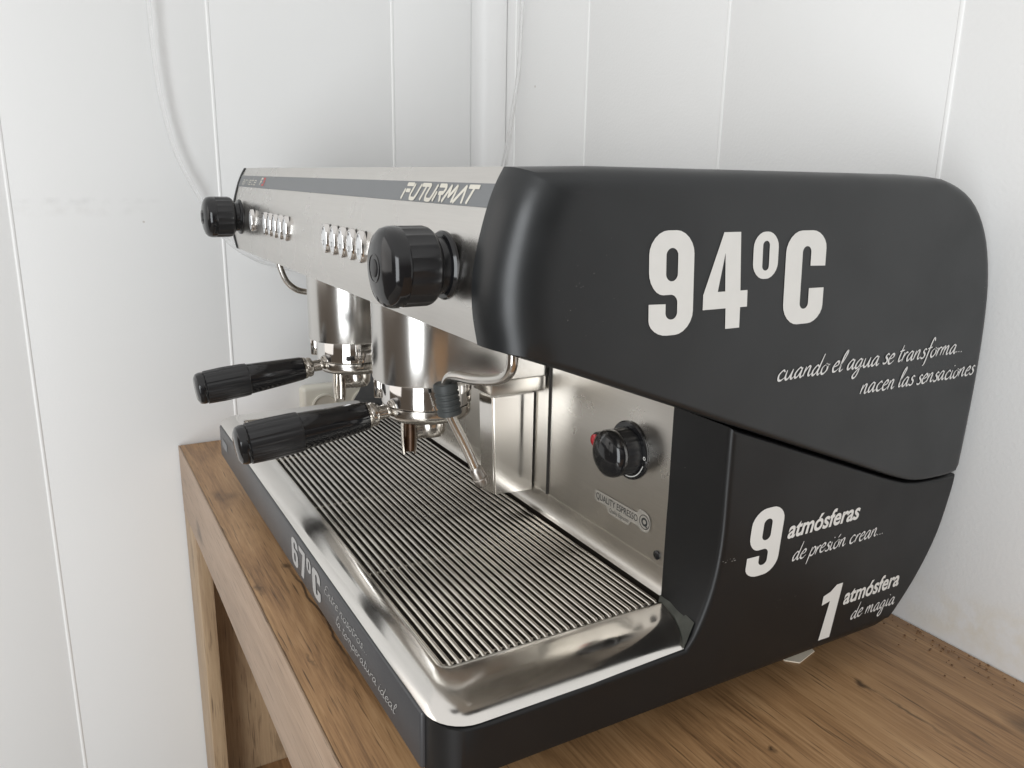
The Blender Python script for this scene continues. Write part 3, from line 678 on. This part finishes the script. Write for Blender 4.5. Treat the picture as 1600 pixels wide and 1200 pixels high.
# ---- steam knobs
def ribf(k, i): return 1 + .018 * ((i % 6) == 0) - .012 * ((i % 6) in (2, 3, 4))
for kx in (-.5375, -1.2490):
    o = (kx, .2495, .4270); ax = (0, -1, 0)
    fl_ = lathe('steam_knob', 'plastic', EM, [(.0250, 0), (.0252, .0020), (.0240, .0038), (.0210, .0045), (.0205, .0120), (.0215, .0130), (.0, .0130)], o, ax, 56)
    lathe('knob_grip', 'grip', fl_, [(.0225, .0100), (.0262, .0125), (.0280, .0150), (.0284, .0180), (.0284, .0370), (.0, .0370)], o, ax, 120, rib=lambda k, i: ribf(k, i) if k > 2 else 1, sharp=25)
    lathe('knob_cap', 'plastic', fl_, [(.0288, .0368), (.0291, .0380), (.0289, .0430), (.0276, .0475), (.0245, .0505), (.0180, .0528), (.0090, .0542), (0, .0546)], o, ax, 72)
    bm = bmesh.new(); P = [(kx + .0098 * math.cos(2 * PI * i / 40), .2495 - .0540, .4270 + .0098 * math.sin(2 * PI * i / 40)) for i in range(41)]
    atube(bm, P, .0006, 8); fin(bm, 'cap_ring', 'plastic', fl_)
    lathe('cap_disc', 'grip', fl_, [(.0064, .0538), (.0064, .0548), (.0055, .0552), (0, .0552)], o, ax, 32)

# ---- push buttons: oval chrome surrounds with pale keys
def oval(w, h, n=28): return [(w * math.cos(2 * PI * i / n), h * math.sin(2 * PI * i / n)) for i in range(n)]
ICON = [[[(-.0018, -.0015), (.0018, -.0015), (.0014, -.0045), (-.0014, -.0045), (-.0018, -.0015)]]]
def button(x, z, w, h_):
    y = prof_y(z)
    bm = bmesh.new(); rings = []
    for f, d in ((1.0, -.001), (1.0, .0016), (.985, .0030), (.93, .0040), (.84, .0040), (.80, .0032)):
        rings.append([bm.verts.new((x + a * f, y - d, z + b_ * f)) for a, b_ in oval(w, h_)])
    n = len(rings[0])
    for A, B in zip(rings, rings[1:]):
        for i in range(n): bm.faces.new((A[i], A[(i + 1) % n], B[(i + 1) % n], B[i]))
    bm.faces.new(rings[-1])
    bt = fin(bm, 'push_button', 'chrome', EM, 50)
    bm = bmesh.new(); rings = []
    for f, d in ((.79, .0030), (.79, .0038), (.72, .0043)): rings.append([bm.verts.new((x + a * f, y - d, z + b_ * f)) for a, b_ in oval(w, h_)])
    for A, B in zip(rings, rings[1:]):
        for i in range(n): bm.faces.new((A[i], A[(i + 1) % n], B[(i + 1) % n], B[i]))
    bm.faces.new(rings[-1]); fin(bm, 'key_face', 'face', bt)
    mp = lambda u, v, l: Vector((x + u, y - .0045 - l, z + v))
    poly_strokes([[(-.002, -.002), (-.0014, -.0065), (.0014, -.0065), (.002, -.002), (-.002, -.002)]], .00025, 'key_symbol', 'ink', bt, mp)
    lay('key_symbol', 'ink', bt, filled([oval(.0012, .0012, 12)]), lambda u, v, l: Vector((x + u, y - .0045, z + .0095 + v)))
for k in range(5):
    button(-.8215 + k * .0268, .4262, .0090, .0150)
    button(-1.0860 + k * .0262, .4262, .0090, .0150)
button(-1.166, .4262, .0090, .0150)

# ---- steam wands
def wand(path, mt='wand'):
    w = tube('steam_wand', mt, EM, path, .0047, 20, 8); return w
w = wand([(-.542, .311, .372), (-.5425, .311, .356), (-.5440, .311, .343), (-.5530, .311, .3335), (-.5700, .3095, .3265), (-.6000, .3055, .3205), (-.6220, .3015, .3185), (-.6350, .2990, .3150), (-.6410, .2980, .3060), (-.6415, .2985, .2950), (-.6395, .3010, .2800), (-.6370, .3170, .2450), (-.6355, .3270, .2210)])
def along(a, b_, prof, name, mt, parent, n=32, rib=None):
    return lathe(name, mt, parent, prof, a, Vector(b_) - Vector(a), n, rib)
a_ = (-.6415, .2975, .3090); b_ = (-.6395, .3015, .2790)
pr = [(.0075, .0005), (.0100, 0), (.0112, .0008), (.0114, .0070)]
for k in range(4): pr += [(.0103, .0075 + k * .0052), (.0103, .0092 + k * .0052), (.0113, .0099 + k * .0052), (.0113, .0120 + k * .0052)]
pr += [(.0110, .0300), (.0085, .0308), (.0050, .0308)]
along(a_, b_, pr, 'rubber_grip', 'rubber', w, 40)
a_ = (-.6358, .3255, .2245); b_ = (-.6340, .3370, .2000)
along(a_, b_, [(.0049, -.001), (.0056, 0), (.0064, .002), (.0068, .0105), (.0062, .0112), (.0069, .0120), (.0070, .0165), (.0058, .0200), (.0030, .0212), (0, .0214)], 'nozzle', 'tip', w, 32)
w = wand([(-1.250, .300, .372), (-1.250, .3015, .358), (-1.250, .3050, .3440), (-1.250, .3120, .3280), (-1.250, .3250, .3160), (-1.250, .3400, .3110), (-1.245, .362, .309), (-1.235, .385, .300), (-1.230, .392, .270), (-1.230, .392, .225)])
along((-1.230, .392, .226), (-1.230, .392, .200), [(.0049, 0), (.0064, .002), (.0068, .0105), (.0070, .0165), (.0058, .0200), (0, .0214)], 'nozzle', 'tip', w, 24)

# ---- print on the side covers (y,z on the side planes)
SIDE = lambda u, v, l: Vector((XO + .0005 + l, u, v))
LSIDE = lambda u, v, l: Vector((XB + .0005 + l, u, v))
def nine(): return [fillet([(0, .0765, .017), (.042, .0765, .017), (.042, 0, .017), (0, 0, .017), (0, .0240), (.0157, .0235), (.0157, .0118, .005), (.0267, .0118, .005), (.0267, .0302, .006), (0, .0302, .017)]),
                    fillet([(.0157, .0640, .0052), (.0267, .0640, .0052), (.0267, .0400, .0052), (.0157, .0400, .0052)])]
def cee(w=.0464): return [fillet([(0, .0758, .017), (w, .0758, .017), (w, .0470), (.0288, .0475), (.0288, .0633, .0046), (.0190, .0633, .0046), (.0190, .0125, .0046), (.0288, .0125, .0046), (.0288, .0292), (w, .0290), (w, 0, .017), (0, 0, .017)])]
def deg(): return [fillet([(0, .0365, .012), (.0270, .0365, .012), (.0270, 0, .012), (0, 0, .012)]), fillet([(.0100, .0295, .0034), (.0172, .0295, .0034), (.0172, .0065, .0034), (.0100, .0065, .0034)])]
def put(cs, u0, v0, sk=0, sx=1, sy=1): return [[(u0 + u * sx + sk * v * sy, v0 + v * sy) for u, v in c] for c in cs]
lay('lettering', 'white', SC, filled(put(nine(), .3710, .3790, -.060)), SIDE)
lay('lettering', 'white', SC, filled([[(.4374, .4533), (.4544, .4533), (.4589, .4087), (.4664, .4087), (.4674, .3957), (.4601, .3957), (.4610, .3796), (.4462, .3796), (.4449, .3957), (.4217, .3957), (.4211, .4070)], [(.4403, .4380), (.4355, .4088), (.4431, .4088)]]), SIDE)
lay('lettering', 'white', SC, filled(put(deg(), .4705, .4165, -.06)), SIDE)
lay('lettering', 'white', SC, filled(put(cee(), .5085, .3774, -.06)), SIDE)
stroke_text(script('cuando el agua se transforma...', .5085, .7640, .3315, .0084, slope=.004), .00112, 'lettering', 'whitescript', SC, SIDE)
stroke_text(script('nacen las sensaciones', .6170, .7880, .3075, .0084), .00112, 'lettering', 'whitescript', SC, SIDE)
lay('lettering', 'white', LP, filled(put(nine(), .4985, .1507, .075, .94, .835)), LSIDE)
text_fit('lettering', 'white', LP, 'atmósferas', .5485, .6466, .1795, .0235, LSIDE, .024, .26)
stroke_text(script('de presión crean...', .5576, .6870, .1550, .0080), .00100, 'lettering', 'whitescript', LP, LSIDE)
lay('lettering', 'white', LP, filled([[(.6350, .1142), (.6245, .0578), (.6086, .0583), (.6188, .0985), (.6074, .0963), (.6086, .1060), (.6180, .1085), (.6262, .1142)]]), LSIDE)
text_fit('lettering', 'white', LP, 'atmósfera', .6391, .7245, .0893, .0235, LSIDE, .024, .26)
stroke_text(script('de magia', .6533, .7215, .0690, .0078), .00100, 'lettering', 'whitescript', LP, LSIDE)
# wear: paint chips and scuffs on the black covers
M['scuff'] = mat('bare scuff', (.30, .29, .27), .6)
def scuffs(parent, mp, cy, cz, sy, sz, n, big, seed):
    rd = random.Random(seed); vs = []; fs = []
    for i in range(n):
        y = rd.gauss(cy, sy); z = rd.gauss(cz, sz); l = rd.uniform(.3, 1) * big; w = l * rd.uniform(.15, .4); a = rd.uniform(-.3, .9); k = len(vs)
        for u, v in ((-1, -.2), (-.3, -1), (.6, -.7), (1, .1), (.4, .8), (-.5, .6)):
            u *= l * rd.uniform(.7, 1.2); v *= w * rd.uniform(.7, 1.2)
            vs.append(mp(y + u * math.cos(a) - v * math.sin(a), z + u * math.sin(a) + v * math.cos(a), i * .00001))
        fs.append(tuple(range(k, k + 6)))
    me = bpy.data.meshes.new('scuff'); me.from_pydata(vs, [], fs); o = link('scuff', me, 'scuff', parent, smooth=False); o['kind'] = 'stuff'; return o
scuffs(LP, LSIDE, .4790, .1740, .0035, .0012, 9, .0012, 3)
scuffs(LP, LSIDE, .5560, .1200, .0100, .0060, 10, .0006, 4)
scuffs(SC, SIDE, .3180, .4150, .0150, .0160, 22, .00055, 5)
scuffs(SC, SIDE, .7850, .3950, .0015, .0080, 5, .0009, 6)
scuffs(SC, SIDE, .6000, .4400, .0900, .0300, 10, .0004, 8)
# print on the front fascia (x,z)
FRONT = lambda u, v, l: Vector((u, .2055 - .0005 - l, v))
six = [[(.042 - u, .0765 - v) for u, v in c] for c in nine()]
k = .0345 / .0765; kx = .62
lay('lettering', 'greyprint', fa, filled(put(six, -.8630, .0540, 0, kx, k)), FRONT)
lay('lettering', 'greyprint', fa, filled(put([[(.0, .0765), (.040, .0765), (.040, .0640), (.0265, 0), (.0095, 0), (.0235, .0620), (0, .0620)]], -.8310, .0540, 0, kx, k)), FRONT)
lay('lettering', 'greyprint', fa, filled(put(deg(), -.8010, .0720, 0, kx, k)), FRONT)
lay('lettering', 'greyprint', fa, filled(put(cee(), -.7795, .0540, 0, kx * 1.02, k)), FRONT)
stroke_text(script('Entre nosotros...', -.7360, -.6080, .0765, .0060), .00065, 'lettering', 'greyprint', fa, FRONT)
stroke_text(script('la temperatura ideal', -.7000, -.5420, .0600, .0060), .00065, 'lettering', 'greyprint', fa, FRONT)
lay('lettering', 'stripe', fa, filled([fillet([(-1.285, .066, .002), (-1.285, .080, .002), (-1.245, .080, .002), (-1.245, .066, .002)])]), FRONT)

# ================================================================== drip grate (lifts out)
DG = thing('drip_grate', 'removable steel wire drip grate lying in the tray of the coffee machine', 'grate', ((OX0 + OX1) / 2, .35, .1))
NB = 30; me = None
for i in range(NB):
    y = .2405 + i * (.4635 - .2405) / (NB - 1)
    if me is None:
        bm = bmesh.new(); atube(bm, [(OX0 + .0035, 0, .0975), (OX0 + .0045, 0, .1005), (OX0 + .0075, 0, .1020), (OX1 - .0075, 0, .1020), (OX1 - .0045, 0, .1005), (OX1 - .0035, 0, .0975)], .0022, 10)
        o = fin(bm, 'bar', 'bar', DG, 60); me = o.data; o.location.y = y
    else:
        o = bpy.data.objects.new('bar', me); COL.objects.link(o); adopt(o, DG); o.location.y = y
for x in (OX0 + .012, -1.09, -.90, -.71, OX1 - .012):
    tube('cross_rod', 'bar', DG, [(x, .2395, .0980), (x, .4645, .0980)], .0021, 10, 0)

# ================================================================== portafilters
def portafilter(gx, label, stained):
    P = thing('portafilter', label, 'portafilter', (gx, YC, .232), 'portafilters locked in the two groups')
    lathe('filter_ring', 'oldchrome', P, [(.0465, 0), (.0492, -.0008), (.0498, -.0030), (.0498, -.0085), (.0488, -.0125), (.0455, -.0155), (.0380, -.0170), (.0200, -.0175), (.0, -.0175)], (gx, YC, .2449), (0, 0, 1), 56)
    ax0 = Vector((gx, .3100, .2385)); ax1 = Vector((gx, .1400, .2215)); d = ax1 - ax0
    def s_of(y): return (ax0.y - y) / (ax0.y - ax1.y) * d.length
    lathe('neck', 'oldchrome', P, [(.0085, -.004), (.0088, .002), (.0080, .006), (.0076, s_of(.291)), (.0095, s_of(.2905))], ax0, d, 28)
    lathe('ferrule', 'oldchrome', P, [(.0092, s_of(.2925)), (.0125, s_of(.2905)), (.0135, s_of(.287)), (.0128, s_of(.2845)), (.0142, s_of(.283)), (.0150, s_of(.2795)), (0, s_of(.2790))], ax0, d, 36)
    hd = lathe('handle', 'handle', P, [(.0148, s_of(.2788)), (.0156, s_of(.277)), (.0172, s_of(.255)), (.0190, s_of(.225)), (.0200, s_of(.206)), (0, s_of(.205))], ax0, d, 48)
    lathe('handle_grip', 'grip', hd, [(.0202, s_of(.2070)), (.0210, s_of(.2062)), (.0215, s_of(.200)), (.0220, s_of(.175)), (.0212, s_of(.1535)), (.0200, s_of(.1530)), (0, s_of(.153))], ax0, d, 96, rib=lambda k, i: 1 - .035 * ((i % 6) < 2) if k in (2, 3, 4) else 1, sharp=25)
    lathe('end_cap', 'plastic', hd, [(.0196, s_of(.1532)), (.0204, s_of(.1515)), (.0204, s_of(.1480)), (.0190, s_of(.1438)), (.0150, s_of(.1415)), (.0, s_of(.1408))], ax0, d, 48)
    sp_ = lathe('spout', 'oldchrome', P, [(.0150, 0), (.0160, -.002), (.0172, -.006), (.0178, -.014), (.0172, -.0225), (.0140, -.0275), (.0080, -.0295), (0, -.0300)], (gx, YC + .004, .2312), (0, 0, 1), 44)
    tube('spout_arm', 'oldchrome', sp_, [(gx, YC + .004, .2130), (gx, YC - .006, .2120), (gx, YC - .0165, .2115)], [.0128] * 5 + [.0118] * 4 + [.0108] * 8, 28, 8)
    # open gutter that turns the coffee down
    bm = bmesh.new(); rows = []
    cz = [(.2255, .0086), (.2190, .0094), (.2080, .0094), (.1950, .0088), (.1850, .0078)]
    for j, (z, r) in enumerate(cz):
        row_o = []; row_i = []
        for i in range(15):
            a = math.radians(-30 + 50 - 0) + math.radians(100) * (1 if False else 0)
            a0 = math.radians(38); a1 = math.radians(282); a = a0 + (a1 - a0) * i / 14
            zz = z + (.004 * math.sin(i / 14 * PI) if j == 0 else 0)
            row_o.append(bm.verts.new((gx + .0005 + r * math.cos(a), YC - .0225 + r * math.sin(a), zz)))
            row_i.append(bm.verts.new((gx + .0005 + (r - .0019) * math.cos(a), YC - .0225 + (r - .0019) * math.sin(a), zz)))
        rows.append((row_o, row_i))
    inner = []
    for (o0, i0), (o1, i1) in zip(rows, rows[1:]):
        for i in range(14):
            bm.faces.new((o0[i], o0[i + 1], o1[i + 1], o1[i])); f = bm.faces.new((i0[i], i1[i], i1[i + 1], i0[i + 1])); inner.append(f)
        for e in (0, 14): bm.faces.new((o0[e], o1[e], i1[e], i0[e]))
    for (o0, i0) in (rows[0], rows[-1]):
        for i in range(14): bm.faces.new((o0[i], o0[i + 1], i0[i + 1], i0[i]))
    for f in inner: f.material_index = 1
    g = fin(bm, 'spout_gutter', 'oldchrome', sp_, 40); g.data.materials.append(M['brown' if stained else 'oldchrome'])
    return P
portafilter(GX[0], 'black-handled portafilter in the near group in front of the steam wand', True)
portafilter(GX[1], 'black-handled portafilter in the far group near the wall socket', False)

# ------------------------------------------------------------------ small things on the table
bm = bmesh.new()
v = [(-.4945, .6380), (-.5020, .6690), (-.5600, .6850), (-.5560, .6350), (-.5050, .6270)]  # thin flat cream piece added on the tabletop under the machine's edge
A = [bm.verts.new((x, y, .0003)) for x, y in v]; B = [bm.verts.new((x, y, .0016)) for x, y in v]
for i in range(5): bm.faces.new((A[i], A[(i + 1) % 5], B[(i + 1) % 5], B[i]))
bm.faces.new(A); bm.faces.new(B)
tag(fin(bm, 'cream_sliver', 'sliver', None), 'small flat cream piece peeking out from under the coffee machine', 'sliver')
bm = bmesh.new()
for i in range(80):
    if i < 66: y = .813 - abs(random.gauss(0, .020)); x = -.44 + random.gauss(0, .06)
    else: y = .812 - abs(random.gauss(0, .008)); x = random.uniform(-.52, -.15)
    if y < .70: continue
    s = random.uniform(.0004, .0013); r = bmesh.ops.create_icosphere(bm, subdivisions=1, radius=s)
    for v_ in r['verts']: v_.co = Vector((v_.co.x * random.uniform(.6, 1.6), v_.co.y * random.uniform(.6, 1.6), v_.co.z * .7)) + Vector((x, y, s * .5))
o = fin(bm, 'coffee_crumbs', 'crumb', None); o['kind'] = 'stuff'; o['label'] = 'brown coffee crumbs scattered on the table along the back wall'; o['category'] = 'crumbs'
